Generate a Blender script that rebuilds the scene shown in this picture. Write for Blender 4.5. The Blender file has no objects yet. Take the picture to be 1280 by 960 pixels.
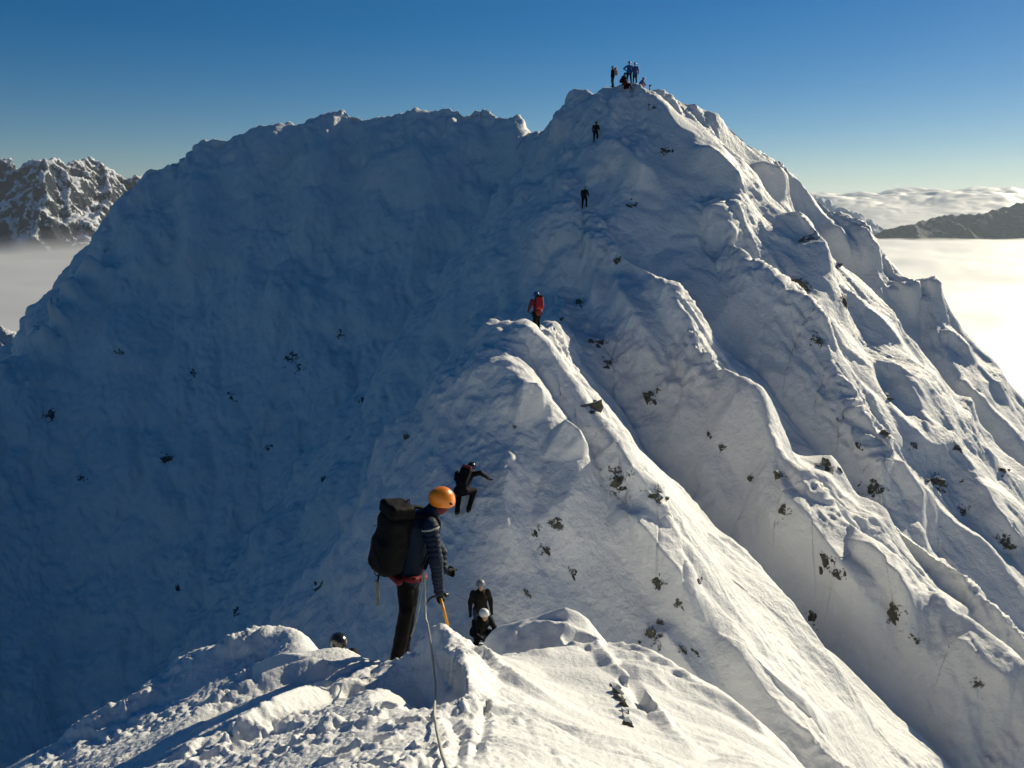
import bpy, math, random
import numpy as np
from mathutils import Vector, Matrix
R = math.radians
random.seed(7)
scene = bpy.context.scene
COL = scene.collection

# ------------------------------------------------------------------ camera
F = 1100.0                       # focal length in photo pixels (1280 wide)
PITCH = math.atan((480 - 255) / F)
cp, sp = math.cos(PITCH), math.sin(PITCH)
cam = bpy.data.cameras.new('camera')
cam.sensor_width = 36.0
cam.lens = 36.0 * F / 1280.0
cam.clip_start = 0.05
cam.clip_end = 120000
cam_o = bpy.data.objects.new('camera', cam)
COL.objects.link(cam_o)
cam_o.location = (0, 0, 0)
cam_o.rotation_euler = (R(90) - PITCH, 0, 0)
scene.camera = cam_o

# ------------------------------------------------------------------ light
SUN_AZ, SUN_EL = R(47), R(22)
w = bpy.data.worlds.new('World'); scene.world = w; w.use_nodes = True
nt = w.node_tree; bg = nt.nodes['Background']
sky = nt.nodes.new('ShaderNodeTexSky'); sky.sky_type = 'NISHITA'; sky.sun_disc = False
sky.sun_elevation = SUN_EL; sky.sun_rotation = SUN_AZ
sky.altitude = 2400; sky.air_density = 1.0; sky.dust_density = 0.5; sky.ozone_density = 3.0
hs = nt.nodes.new('ShaderNodeHueSaturation'); hs.inputs['Saturation'].default_value = 1.5; hs.inputs['Hue'].default_value = .502
nt.links.new(sky.outputs[0], hs.inputs['Color']); nt.links.new(hs.outputs[0], bg.inputs[0]); bg.inputs[1].default_value = 0.05
sl = bpy.data.lights.new('sun', 'SUN'); sl.energy = 5.0; sl.angle = R(0.53); sl.color = (1.0, 0.89, 0.66)
so = bpy.data.objects.new('sun', sl); COL.objects.link(so)
sd = Vector((math.sin(SUN_AZ) * math.cos(SUN_EL), math.cos(SUN_AZ) * math.cos(SUN_EL), math.sin(SUN_EL)))
so.rotation_euler = (-sd).to_track_quat('-Z', 'Y').to_euler()
so.location = (40, 10, 40)
scene.view_settings.view_transform = 'Standard'
scene.view_settings.look = 'None'
scene.view_settings.exposure = 0.20
scene.view_settings.gamma = 1.0
scene.view_settings.use_curve_mapping = False
try:
    scene.cycles.max_bounces = 8; scene.cycles.diffuse_bounces = 5
    scene.cycles.sample_clamp_indirect = 6
except Exception: pass

# ------------------------------------------------------------------ helpers
def ray(u, v):
    a, b = (u - 640) / F, (480 - v) / F
    return np.array([a, cp + b * sp, -sp + b * cp])
def P(u, v, Y):                  # photo pixel + distance along Y -> point
    d = ray(u, v); return d * (Y / d[1])
_rng = np.random.RandomState(11)
_perm = np.concatenate([_rng.permutation(256)] * 3).astype(np.int32)
_g = _rng.normal(size=(256, 3)); _g /= np.linalg.norm(_g, axis=1)[:, None]; _g = _g.astype(np.float32)
def noise(p, seed=0.0):          # gradient noise, about -0.7 .. 0.7
    p = p.astype(np.float32) + np.float32(seed)
    i = np.floor(p).astype(np.int32); f = p - i
    uu = f * f * f * (f * (f * 6 - 15) + 10); i &= 255
    out = 0
    for dx in (0, 1):
        a = _perm[i[:, 0] + dx]
        wx = uu[:, 0] if dx else 1 - uu[:, 0]
        for dy in (0, 1):
            b = _perm[a + i[:, 1] + dy]
            wxy = wx * (uu[:, 1] if dy else 1 - uu[:, 1])
            for dz in (0, 1):
                g = _g[_perm[b + i[:, 2] + dz] & 255]
                d = g[:, 0] * (f[:, 0] - dx) + g[:, 1] * (f[:, 1] - dy) + g[:, 2] * (f[:, 2] - dz)
                out = out + wxy * (uu[:, 2] if dz else 1 - uu[:, 2]) * d
    return out
def fbm(p, s, o=4, seed=0.0, k=0.5):
    r = 0; a = 1.0
    for j in range(o):
        r = r + a * noise(p / s, seed + 17.3 * j); s *= 0.5; a *= k
    return r
def billow(p, s, seed=0.0):
    return np.abs(noise(p / s, seed)) * 2
def smooth(a, b, x):
    t = np.clip((x - a) / (b - a), 0, 1); return t * t * (3 - 2 * t)
def smax(a, b, k):
    h = np.clip(0.5 + 0.5 * (a - b) / k, 0, 1)
    return b + (a - b) * h + k * h * (1 - h)
def tag(o, label=None, cat=None, group=None, kind=None):
    if label: o['label'] = label
    if cat: o['category'] = cat
    if group: o['group'] = group
    if kind: o['kind'] = kind
    return o
def link(name, me, mat=None, parent=None):
    o = bpy.data.objects.new(name, me); COL.objects.link(o)
    if mat is not None and len(me.materials) == 0: me.materials.append(mat)
    if parent is not None: o.parent = parent
    return o
def np_mesh(name, verts, quads, smooth_shade=True):
    me = bpy.data.meshes.new(name)
    n = quads.shape[1]
    me.vertices.add(len(verts)); me.vertices.foreach_set('co', np.ascontiguousarray(verts, dtype=np.float32).ravel())
    me.loops.add(quads.size); me.loops.foreach_set('vertex_index', np.ascontiguousarray(quads, dtype=np.int32).ravel())
    me.polygons.add(len(quads)); me.polygons.foreach_set('loop_start', np.arange(0, quads.size, n, dtype=np.int32))
    me.polygons.foreach_set('loop_total', np.full(len(quads), n, dtype=np.int32))
    me.polygons.foreach_set('use_smooth', np.full(len(quads), smooth_shade, dtype=bool))
    me.update(calc_edges=True); me.validate()
    return me
def grid_quads(nr, nc):          # rows x cols; winding up for rows away, cols right
    i = np.arange(nr * nc).reshape(nr, nc)
    return np.stack([i[:-1, :-1], i[:-1, 1:], i[1:, 1:], i[1:, :-1]], -1).reshape(-1, 4)
def grid_normals(V, nr, nc):
    G = V.reshape(nr, nc, 3); du = np.gradient(G, axis=1); dv = np.gradient(G, axis=0)
    n = np.cross(du, dv); n /= np.linalg.norm(n, axis=2)[..., None] + 1e-9
    return n.reshape(-1, 3)
def attr(me, name, val):
    a = me.attributes.new(name, 'FLOAT', 'POINT'); a.data.foreach_set('value', np.ascontiguousarray(val, dtype=np.float32))

# ------------------------------------------------------------------ materials
def new_mat(name):
    m = bpy.data.materials.new(name); m.use_nodes = True
    return m, m.node_tree, m.node_tree.nodes['Principled BSDF']
def N(t, kind, **kw):
    n = t.nodes.new(kind)
    for k, v in kw.items(): setattr(n, k, v)
    return n
def noise_node(t, scale, detail=4, rough=0.55, vec=None):
    n = N(t, 'ShaderNodeTexNoise'); n.inputs['Scale'].default_value = scale
    n.inputs['Detail'].default_value = detail; n.inputs['Roughness'].default_value = rough
    if vec is not None: t.links.new(vec, n.inputs['Vector'])
    return n
def ramp(t, src, stops):
    r = N(t, 'ShaderNodeValToRGB'); e = r.color_ramp.elements
    while len(e) < len(stops): e.new(0.5)
    for q, (p, c) in zip(e, stops): q.position = p; q.color = c if len(c) == 4 else (*c, 1)
    t.links.new(src, r.inputs[0]); return r
def plain(name, col, rough=0.7, var=0.25, scale=20, metal=0.0, spec=0.3):
    m, t, b = new_mat(name)
    g = N(t, 'ShaderNodeNewGeometry'); n = noise_node(t, scale, 4, .6, g.outputs['Position'])
    r = ramp(t, n.outputs[0], [(0.3, tuple(c * (1 - var) for c in col)), (0.7, tuple(min(1, c * (1 + var)) for c in col))])
    t.links.new(r.outputs[0], b.inputs['Base Color']); b.inputs['Roughness'].default_value = rough
    b.inputs['Metallic'].default_value = metal; b.inputs['Specular IOR Level'].default_value = spec
    bp = N(t, 'ShaderNodeBump'); bp.inputs['Strength'].default_value = 0.25; bp.inputs['Distance'].default_value = 0.01
    n2 = noise_node(t, scale * 4, 3, .6, g.outputs['Position']); t.links.new(n2.outputs[0], bp.inputs['Height'])
    t.links.new(bp.outputs[0], b.inputs['Normal'])
    return m
def snow_mat(name, fine, bump_d, rock_scale=2.2, rock=True):
    m, t, b = new_mat(name)
    g = N(t, 'ShaderNodeNewGeometry'); pos = g.outputs['Position']
    n = noise_node(t, fine * 0.25, 5, .6, pos)
    col = ramp(t, n.outputs[0], [(0.3, (.70, .71, .72)), (0.7, (.79, .795, .79))])
    csock = col.outputs[0]
    b.inputs['Specular IOR Level'].default_value = 0.25
    if rock:
        at = N(t, 'ShaderNodeAttribute', attribute_name='rock')
        rn = noise_node(t, rock_scale, 6, .68, pos)
        mp = N(t, 'ShaderNodeMath', operation='ADD'); t.links.new(at.outputs['Fac'], mp.inputs[0]); t.links.new(rn.outputs[0], mp.inputs[1])
        mask = ramp(t, mp.outputs[0], [(0.86, (0, 0, 0)), (0.92, (1, 1, 1))])
        rc = noise_node(t, 6, 5, .65, pos)
        rcol = ramp(t, rc.outputs[0], [(0.3, (.025, .025, .022)), (0.72, (.15, .14, .115))])
        mx = N(t, 'ShaderNodeMix', data_type='RGBA'); t.links.new(mask.outputs[0], mx.inputs['Factor'])
        t.links.new(csock, mx.inputs['A']); t.links.new(rcol.outputs[0], mx.inputs['B']); csock = mx.outputs['Result']
    t.links.new(csock, b.inputs['Base Color']); b.inputs['Roughness'].default_value = 0.62
    h1 = noise_node(t, fine, 6, .62, pos)
    bp = N(t, 'ShaderNodeBump'); bp.inputs['Strength'].default_value = 0.55; bp.inputs['Distance'].default_value = bump_d
    t.links.new(h1.outputs[0], bp.inputs['Height']); t.links.new(bp.outputs[0], b.inputs['Normal'])
    return m
M_SNOW = snow_mat('wind_packed_snow', 3.4, 0.24)
M_FG = snow_mat('trodden_snow', 26.0, 0.028)

# ------------------------------------------------------------------ ridge geometry
def tent(X, Y, pts, sl, sr, rnd=0.4, knee=None, want_d=False):
    """height of a roof whose crest runs through pts; sl / sr: steepness left / right of the walking direction"""
    X = X.astype(np.float32); Y = Y.astype(np.float32); out = None; od = None
    for a, b in zip(pts[:-1], pts[1:]):
        ex, ey = np.float32(b[0] - a[0]), np.float32(b[1] - a[1]); L2 = ex * ex + ey * ey + 1e-9
        ax, ay = X - np.float32(a[0]), Y - np.float32(a[1])
        tt = np.clip((ax * ex + ay * ey) / L2, 0, 1)
        dx, dy = ax - tt * ex, ay - tt * ey
        d = np.sqrt(dx * dx + dy * dy)
        sd_ = (ex * dy - ey * dx) / (math.sqrt(L2) * d + 1e-6)
        drop = (sr + (sl - sr) * (.5 + .5 * sd_)) * (np.sqrt(d * d + rnd * rnd) - rnd)
        if knee:                 # (distance, slope): right side eases off beyond a steep first step
            e = np.clip(.5 - .5 * sd_, 0, 1) * np.maximum(d - knee[0], 0)
            drop = drop - e * (sr - knee[1])
        q = a[2] + tt * (b[2] - a[2]) - drop
        if out is None: out, od = q, d
        else:
            od = np.where(q > out, d, od); out = np.maximum(out, q)
    return (out, od) if want_d else out
def px(l): return [P(*q) for q in l]
RIDGES = [  # crest points (photo pixel, distance), steepness on the far / near side, rounding, near-side knee
    # main crest from the summit down to the near tip
    (px([(790,99,80),(765,125,79),(742,172,76.5),(722,215,73),(708,240,71),(704,290,68),(700,335,65.5),(694,400,58)]), 1.0, 1.3, 2.4, None),
    (px([(700,345,65.5),(694,402,57),(684,408,46),(670,406,39),(640,412,34),(618,413,31)]), 1.6, 1.5, .8, None),
    # lit arete falling from the tip towards the right
    (px([(618,413,31),(655,420,30.5),(690,440,29.8),(720,480,29),(760,545,27.6),(800,600,26.6),(828,650,25.8),(856,710,24.9),(895,790,23.8),(965,870,22.6),(1040,940,21.6),(1140,1030,20.6),(1250,1120,19.6)]), 1.1, 1.5, .15, None),
    # blunt spine between the tip and the saddle
    (px([(618,413,31),(602,450,29.3),(588,520,27.5),(580,590,25.8),(582,650,24.4),(595,730,22.9),(606,812,21.6)]), 1.1, 1.5, 1.8, None),
    (px([(606,812,21.6),(600,830,17),(590,850,12)]), 1.3, 2.2, 1.0, None),
    # first rib right of the crest
    (px([(708,238,70),(740,275,67),(775,310,63),(835,362,57),(862,410,54),(888,445,51.5),(945,488,48),(978,560,44.5),(1012,605,42.5),(1090,685,39),(1200,770,36),(1280,830,34),(1400,925,31)]), 1.0, 1.2, .2, None),
    # second rib
    (px([(790,99,80),(800,140,78.5),(820,180,76),(840,203,74),(862,217,72),(880,240,70),(902,270,67.5),(916,308,65.3),(940,330,63.5),(978,352,62),(1018,398,59.5),(1040,470,56.5),(1062,520,54.5),(1098,590,51.5),(1112,640,49.5),(1165,690,47.5),(1255,775,44),(1350,860,41)]), 1.3, 1.3, .2, None),
    # third rib
    (px([(790,99,80),(820,117,80),(840,140,79.3),(865,162,78.5),(905,192,77.5),(926,237,75),(965,265,73),(1000,290,71.5),(1030,345,69),(1062,385,67),(1080,440,65),(1130,520,61),(1190,600,57.5),(1280,690,53)]), 1.6, 1.45, .3, None),
    # right hand skyline
    (px([(790,99,80),(830,114,81),(870,132,82.5),(930,170,84),(982,216,85),(1050,262,85),(1100,312,84),(1132,356,83),(1160,347,82),(1196,438,80),(1240,492,78),(1282,540,76.5),(1400,660,72)]), 1.3, 1.5, .4, None),
    # shoulder under the summit, seen against the far left ridge
    (px([(790,99,80),(750,110,81),(715,114,82),(703,132,82.5),(676,160,83),(660,196,84)]), 1.3, 1.6, .5, None),
    # long left ridge on the skyline
    (px([(790,99,80),(720,160,92),(664,166,98),(640,148,99),(600,131,101),(500,133,103),(462,141,104),(430,133,104.5),(340,156,104.5),(285,163,104),(240,180,103),(185,208,100),(160,248,97),(125,300,93),(95,352,90),(75,376,88),(50,402,86),(42,436,84),(0,449,81),(-120,490,74),(-400,560,60)]), 1.15, 1.3, .8, None),
]
def mountain_z(X, Y):
    z = None; dc = None
    for pts, far_s, near_s, rn, kn in RIDGES:
        q, d = tent(X, Y, pts, far_s, near_s, rn, kn, True)
        if z is None: z, dc = q, d
        else:
            dc = np.where(q > z, d, dc); z = smax(z, q, 0.35)
    return z, dc
def hit(u, v, G, S):
    d = ray(u, v); k = d[2] / d[1]; c = int(np.clip(np.searchsorted(S, d[0] / d[1]), 1, len(S) - 1))
    colm = G[:, c]; ok = np.nonzero(colm[:, 2] / colm[:, 1] >= k)[0]
    return Vector(colm[ok[0]]) if len(ok) else None

def strokes(V2, G, S, items, n):
    """raise sharp small ribs (or sink gullies) along lines that were followed on the surface"""
    add = np.zeros(len(V2), np.float32)
    for pts, wd, hg in items:
        L = [hit(u, v, G, S) for u, v in pts]; L = [np.array(p, np.float32) for p in L if p is not None]
        if len(L) < 2: continue
        lo, hi = np.min(L, 0) - wd * 1.5, np.max(L, 0) + wd * 1.5
        idx = np.nonzero(((V2 > lo) & (V2 < hi)).all(1))[0]
        if len(idx) == 0: continue
        Q = V2[idx]; wdn = wd * (1 + .5 * noise(Q / (wd * 1.1), 7.7)); best = np.zeros(len(idx), np.float32); m = len(L) - 1
        for k in range(m):
            a, e = L[k], L[k + 1] - L[k]; l2 = float(e @ e) + 1e-6
            tt = np.clip(((Q - a) @ e) / l2, 0, 1); d = np.linalg.norm(Q - a - tt[:, None] * e, axis=1)
            along = (k + tt) / m; tp = np.clip(np.minimum(along * 4 + .25, (1 - along) * 3 + .1), 0, 1)
            best = np.maximum(best, np.clip(1 - d / wdn, 0, 1) ** 1.25 * tp)
        k = hg * best
        add[idx] = np.where(np.abs(k) > np.abs(add[idx]), k, add[idx])
    dirn = n * .5 + np.array([0, -.15, .6], np.float32)
    return V2 + dirn * add[:, None]
STROKES = [
    ([(118,338),(108,350)], 2.6, 2.0), ([(98,364),(86,374)], 2.6, 2.0), ([(76,392),(66,402)], 2.4, 2.0), ([(62,420),(54,432)], 2.2, 1.6), ([(250,210),(240,300),(225,380)], 3.0, 1.2), ([(400,170),(390,260),(370,340)], 3.2, 1.2), ([(520,170),(530,260),(515,330)], 3.2, 1.2), ([(320,220),(310,330),(290,420)], 3.0, 1.0),
    ([(722,278),(740,310),(746,345),(740,385),(748,430),(760,455)], 1.8, 1.1), ([(760,350),(776,380),(798,416),(823,483)], 1.8, 1.2),
    ([(750,180),(775,197),(797,220),(802,242)], 1.7, 1.1), ([(770,177),(790,195),(797,212)], 1.2, .8), ([(722,190),(730,205),(735,235)], 2.0, .7),
    ([(865,190),(890,205),(915,230),(922,250)], 1.8, 1.0), ([(880,262),(905,295),(919,308)], 1.5, .8), ([(935,215),(960,225),(985,250)], 2.2, 1.2), ([(660,240),(690,230),(702,250)], 2.2, .9),
    ([(977,272),(1009,313),(1027,345)], 2.4, 1.5), ([(1035,286),(1053,322),(1060,340)], 2.0, 1.2), ([(1062,277),(1080,317),(1095,330)], 2.0, 1.2), ([(1112,317),(1134,353)], 2.0, 1.0), ([(1156,346),(1140,364),(1121,384)], 2.6, 1.4),
    ([(1188,478),(1210,500),(1215,530)], 1.3, 1.0), ([(1175,420),(1200,430),(1225,455)], 1.6, .9), ([(1098,572),(1143,631),(1160,685)], 2.2, 1.1), ([(1098,546),(1100,590),(1098,653)], 1.6, 1.1), ([(1020,545),(1035,590),(1030,640)], 2.0, .8),
    ([(960,610),(1020,685),(1055,725),(1075,770),(1085,815)], 2.0, 1.4), ([(1060,680),(1120,740),(1150,790)], 1.6, 1.3), ([(1000,640),(1030,720),(1050,780)], 1.4, .7),
    ([(636,505),(655,508),(670,524)], .9, .8), ([(680,547),(703,566),(716,594)], 1.0, .9), ([(758,561),(780,590),(803,622)], .9, .7), ([(765,642),(805,680),(842,730),(880,805)], 1.0, .7), ([(740,560),(700,640),(690,720)], 1.6, .5), ([(640,560),(625,640),(640,720)], 1.6, .5),
    ([(606,402),(622,398),(650,408)], 1.0, .45), ([(640,400),(660,425),(690,445)], .8, .5), ([(820,790),(850,830),(900,900)], 1.0, .5), ([(900,800),(960,860),(1040,930)], 1.2, .5),
    ([(870,560),(900,640),(930,690)], 1.4, .6), ([(1180,800),(1230,850),(1280,880)], 1.6, .9), ([(1215,600),(1240,650),(1275,690)], 1.8, .9), ([(1120,470),(1150,520),(1160,570)], 2.0, .8),
]
def mountain_mesh():
    s = np.concatenate([np.linspace(-1.7, -.66, 50)[:-1], np.linspace(-.66, .66, 710), np.linspace(.66, 1.7, 50)[1:]])
    Yr = np.concatenate([np.linspace(10, 18, 40)[:-1], np.exp(np.linspace(math.log(18), math.log(108), 905)), np.linspace(108, 190, 60)[1:]])
    nr, nc = len(Yr), len(s)
    S, YY = np.meshgrid(s, Yr); X = (S * YY).ravel().astype(np.float32); Y = YY.ravel().astype(np.float32)
    # wobble the plan so that crests are not straight
    q = np.stack([X, Y, np.zeros_like(X)], 1)
    wx = noise(q / 7, 3.1) * 1.1 + noise(q / 2.6, 9.7) * .45; wy = noise(q / 7, 5.9) * 1.1 + noise(q / 2.6, 2.2) * .45
    nf = .3 + .7 * smooth(24, 48, Y)
    z, dc = mountain_z(X + wx * nf, Y + wy * nf); crest = np.exp(-dc / 1.6)
    V = np.stack([X, Y, z], 1)
    n = grid_normals(V, nr, nc)
    # sideways blend: dark left face against right flank
    right = smooth(-4, 6, X - (-1 + (Y - 38) * .27))
    g1 = np.array([.52, -.42, -.74]); g1 /= np.linalg.norm(g1)
    g2 = np.array([.1, -.6, -.8]); g2 /= np.linalg.norm(g2)
    def stretch(g, k): return V - (1 - k) * (V @ g)[:, None] * g
    A, B = stretch(g1, .55), stretch(g2, .5)
    def both(fn): return fn(A) * right + fn(B) * (1 - right)
    near = smooth(16, 34, Y)
    wob = np.stack([noise(V / 3.1, 61.), noise(V / 3.1, 62.), noise(V / 3.1, 63.)], 1) * .9
    A = A + wob; B = B + wob
    def ridged(q, sc, seed): return 1 - 2 * np.abs(noise(q / sc, seed))
    big = right * (ridged(A, 5.6, 4.4) - .55) * 1.0 + (1 - right) * (billow(B, 3.4, 4.4) - .5) * .8
    lump = billow(A, 2.1, 15.5) - .5
    A2 = V - (1 - .3) * (V @ g1)[:, None] * g1 + wob * .5
    mid = right * (ridged(A2, 1.25, 8.8) - .55) * 1.25 + (1 - right) * (billow(B, 1.3, 8.8) - .5)
    rough = np.clip(.5 + 2.0 * noise(V / 5.0, 21.0), .08, 1.25)
    rough = np.clip(rough * (.42 + 1.0 * crest) + .10, 0, 1.35) * (.5 + .5 * smooth(26, 42, Y))
    d = big * (.35 + .65 * near) + lump * .3 * (.4 + .6 * near) * np.clip(.2 + 2.5 * noise(V / 7., 91.), 0, 1) + mid * (.22 + .2 * near) * rough
    d += (ridged(A2, .55, 1.7) - .5) * .30 * rough + (ridged(V, .46, 2.7) - .5) * .20 * rough + (billow(V, .21, 6.1) - .5) * .10 * rough
    d += (1 - right) * ((billow(B, 1.7, 23.) - .5) * .55 * np.clip(.35 + 1.8 * noise(V / 8., 19.), 0, 1) + (billow(V, .8, 29.) - .5) * .22)
    d += noise(V / 9.0, 31.0) * .9 * nf + (both(lambda q: billow(q, 6.5, 14.4)) - .5) * (.8 + .4 * (1 - right)) * near
    V2 = V + n * d[:, None]
    G = V2.reshape(nr, nc, 3)
    V2 = strokes(V2, G, s, STROKES, n)
    G = V2.reshape(nr, nc, 3)
    return V2, G, nr, nc, s, Yr
MV, MG, mnr, mnc, MS, MY = mountain_mesh()
# rock showing through: (u, v, half width px, half height px)
ROCK_PX = [(735,512,13,9),(770,603,17,10),(812,625,13,8),(812,500,7,10),(745,430,7,10),(752,455,8,6),(820,795,8,15),(822,730,8,9),(848,757,6,7),(875,728,6,10),
    (975,597,8,8),(1036,584,9,8),(1175,606,17,7),(1085,612,10,8),(1115,772,7,13),(1040,705,7,10),(1215,855,8,5),(690,655,9,5),(665,668,5,7),(680,690,4,8),(718,715,4,8),(660,745,7,6),
    (1000,300,14,6),(1050,375,6,14),(1000,360,12,10),(1108,498,12,5),(1060,720,5,10),(1145,800,6,5),(965,937,8,6),(852,815,6,6),(872,818,6,7),(500,548,5,7),(408,600,6,6),(383,738,4,11),(300,765,4,8),
    (1180,288,5,5),(832,190,6,5),(812,134,6,3),(790,258,5,8),(1250,590,7,4),(1210,640,6,8),(1255,680,7,9),(1090,545,8,6),(1015,775,6,10),(890,545,5,5),(472,650,5,6),(362,450,7,9),(205,575,7,5),(371,462,4,7),(215,738,4,4),(240,470,3,5),(150,440,4,5),(420,420,3,4),(450,500,4,5),(100,600,4,6),(60,520,4,6),(330,560,5,4),(285,500,4,6),(660,395,5,4),(640,535,4,3),(700,400,6,4),(728,380,5,8),(905,560,5,7),(935,600,5,6),(985,640,6,9),(1075,560,5,5),(1140,560,6,4),(1190,560,6,5),(1235,560,5,5),(1020,430,6,5),(1045,330,9,4),(770,330,4,6)]
rockv = np.zeros(len(MV), np.float32)
ROCK_HITS = []
for (u, v, a, b) in ROCK_PX:
    h = hit(u, v, MG, MS)
    if h is None: continue
    rr = max(a, b) / F * h.y
    ROCK_HITS.append((h, a / F * h.y, b / F * h.y, u, v))
    d2 = ((MV - np.array(h)) ** 2).sum(1) / (rr * 1.9) ** 2
    rockv = np.maximum(rockv, .31 * np.exp(-d2 * .7))
fl = noise(MV / 5.0, 77.0)
rockv += np.clip(fl - .12, 0, 1) * .30 + .06
me = np_mesh('summit_ridge', MV, grid_quads(mnr, mnc)); attr(me, 'rock', rockv)
o = link('mountain_terrain', me, M_SNOW); tag(o, kind='structure', label='snow covered rocky summit ridge with steep shaded face and rime ribs')

# ------------------------------------------------------------------ near ridge the photographer stands on
FGP = [  # (u, v, Y) seen points of the near snow
    (555,965,3.6),(420,965,4.2),(300,968,5.2),(180,965,6.4),(90,965,7.6),(700,965,4.3),(820,965,5.4),(930,965,6.6),
    (545,920,4.7),(430,915,5.4),(540,880,5.9),(460,870,6.6),(560,840,7.2),(590,860,6.6),(650,880,6.6),(720,900,6.6),(800,915,7.2),(880,925,7.6),
    (545,791,8.5),(520,799,8.6),(565,799,8.6),(590,812,8.7),(500,815,8.6),(500,850,7.9),(560,805,8.15),(470,835,8.3),
    (620,822,9.1),(680,822,9.2),(640,800,9.9),(690,795,9.9),(606,790,10.6),(650,779,10.6),(705,772,10.5),(735,782,10.3),(745,803,9.7),(760,804,9.9),
    (830,818,9.9),(885,855,9.6),(940,900,9.3),(985,950,9.0),(700,850,8.2),(780,860,8.3),(850,890,8.3),
    (440,812,9.3),(455,818,9.0),(400,850,8.2),(340,880,7.6),(260,905,7.6),(400,815,9.4),(300,855,9.1),(190,900,8.9),
    (385,792,10.1),(350,786,10.4),(330,790,10.4),(290,800,10.4),(240,815,10.2),(200,838,10.0),(330,830,9.7),(205,862,9.7),(140,885,9.6),(60,930,9.4),(0,965,9.3),(100,930,8.9),
]
fp = [P(*q) for q in FGP]
sil = [(545,783,8.5),(500,805,8.7),(455,815,9.1),(420,806,9.5),(385,792,10.1),(350,786,10.4),(290,800,10.4),(240,815,10.2),(200,838,10.0),(140,885,9.6),(60,930,9.4),(0,965,9.3),
       (610,796,10.6),(650,773,10.6),(705,762,10.5),(735,775,10.3),(760,797,9.9),(830,818,9.9),(885,855,9.6),(940,900,9.3),(985,950,9.0)]
for q in sil:
    c = P(*q); out = np.array([0.25 * np.sign(c[0] + .5) * min(1, abs(c[0] + .5)), 1.0])
    out /= np.linalg.norm(out)
    for k, dz in ((.55, .75), (1.5, 2.3), (3.2, 5.6), (6, 10)):
        fp.append(np.array([c[0] + out[0] * k, c[1] + out[1] * k, c[2] - dz]))
for x, y, z in ((0,0,-1.65),(0,2,-1.95),(-2,1,-2.3),(-4,2,-3.6),(-7,3,-6.5),(-7,8,-7.5),(2,1,-2.3),(4,2,-3.8),(7,3,-6.6),(7,6,-7.2),(0,-3,-1.2),(-3,-3,-2.2),(4,-3,-3.2),(9,8,-10),(-9,8,-10),(-6,5,-6.0)):
    fp.append(np.array([x, y, z]))
fp = np.array(fp)
def phi(r): return np.sqrt(r * r + .12)
def rbf_fit(pts, reg=0.02):
    A = phi(np.linalg.norm(pts[:, None, :2] - pts[None, :, :2], axis=2)); n = len(pts)
    Q = np.concatenate([np.ones((n, 1)), pts[:, :2]], 1)
    K = np.block([[A - reg * np.eye(n), Q], [Q.T, np.zeros((3, 3))]])
    return np.linalg.solve(K, np.concatenate([pts[:, 2], np.zeros(3)]))
WC = rbf_fit(fp)
def fg_base(X, Y):
    r = WC[-3] + WC[-2] * X + WC[-1] * Y
    for (a, b, _), c in zip(fp, WC[:-3]):
        r = r + c * phi(np.sqrt((X - a) ** 2 + (Y - b) ** 2))
    return r
FG_STROKES = [
    ([(540,790),(562,812),(578,842),(592,885)], .30, .20), ([(498,812),(515,845),(540,880)], .42, -.42), ([(592,812),(610,822),(640,850),(700,880)], .14, .09), ([(604,800),(640,778),(705,768),(738,785)], .14, .08),
    ([(745,795),(800,815),(860,850),(940,905),(985,950)], .16, .07), ([(735,800),(770,840),(820,890),(870,950)], .16, .09), ([(770,830),(800,870),(840,910)], .2, -.10),
    ([(480,822),(430,832),(360,850),(280,885),(200,930)], .22, .18), ([(440,812),(380,825),(320,845),(250,880)], .22, .14), ([(470,850),(400,870),(330,900),(260,945)], .24, .16), ([(200,838),(270,812),(340,788),(395,792)], .3, .16), ([(70,930),(140,890),(205,860)], .25, .12),
    ([(560,890),(575,920),(568,960)], .08, -.06), ([(610,870),(600,920),(585,955)], .07, -.05), ([(655,900),(690,950)], .06, -.04),
]
FG_PITS = [(665,806,34,.22),(724,800,17,.20),(505,905,15,.13),(540,935,14,.11),(470,930,16,.14),(455,900,14,.12),(500,950,16,.12),(425,945,16,.12),(390,915,15,.10),(350,940,16,.10),(585,915,12,.06),(440,868,13,.10),(535,900,10,.09),(300,925,16,.10),(480,885,12,.10),(255,945,14,.08)]
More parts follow.
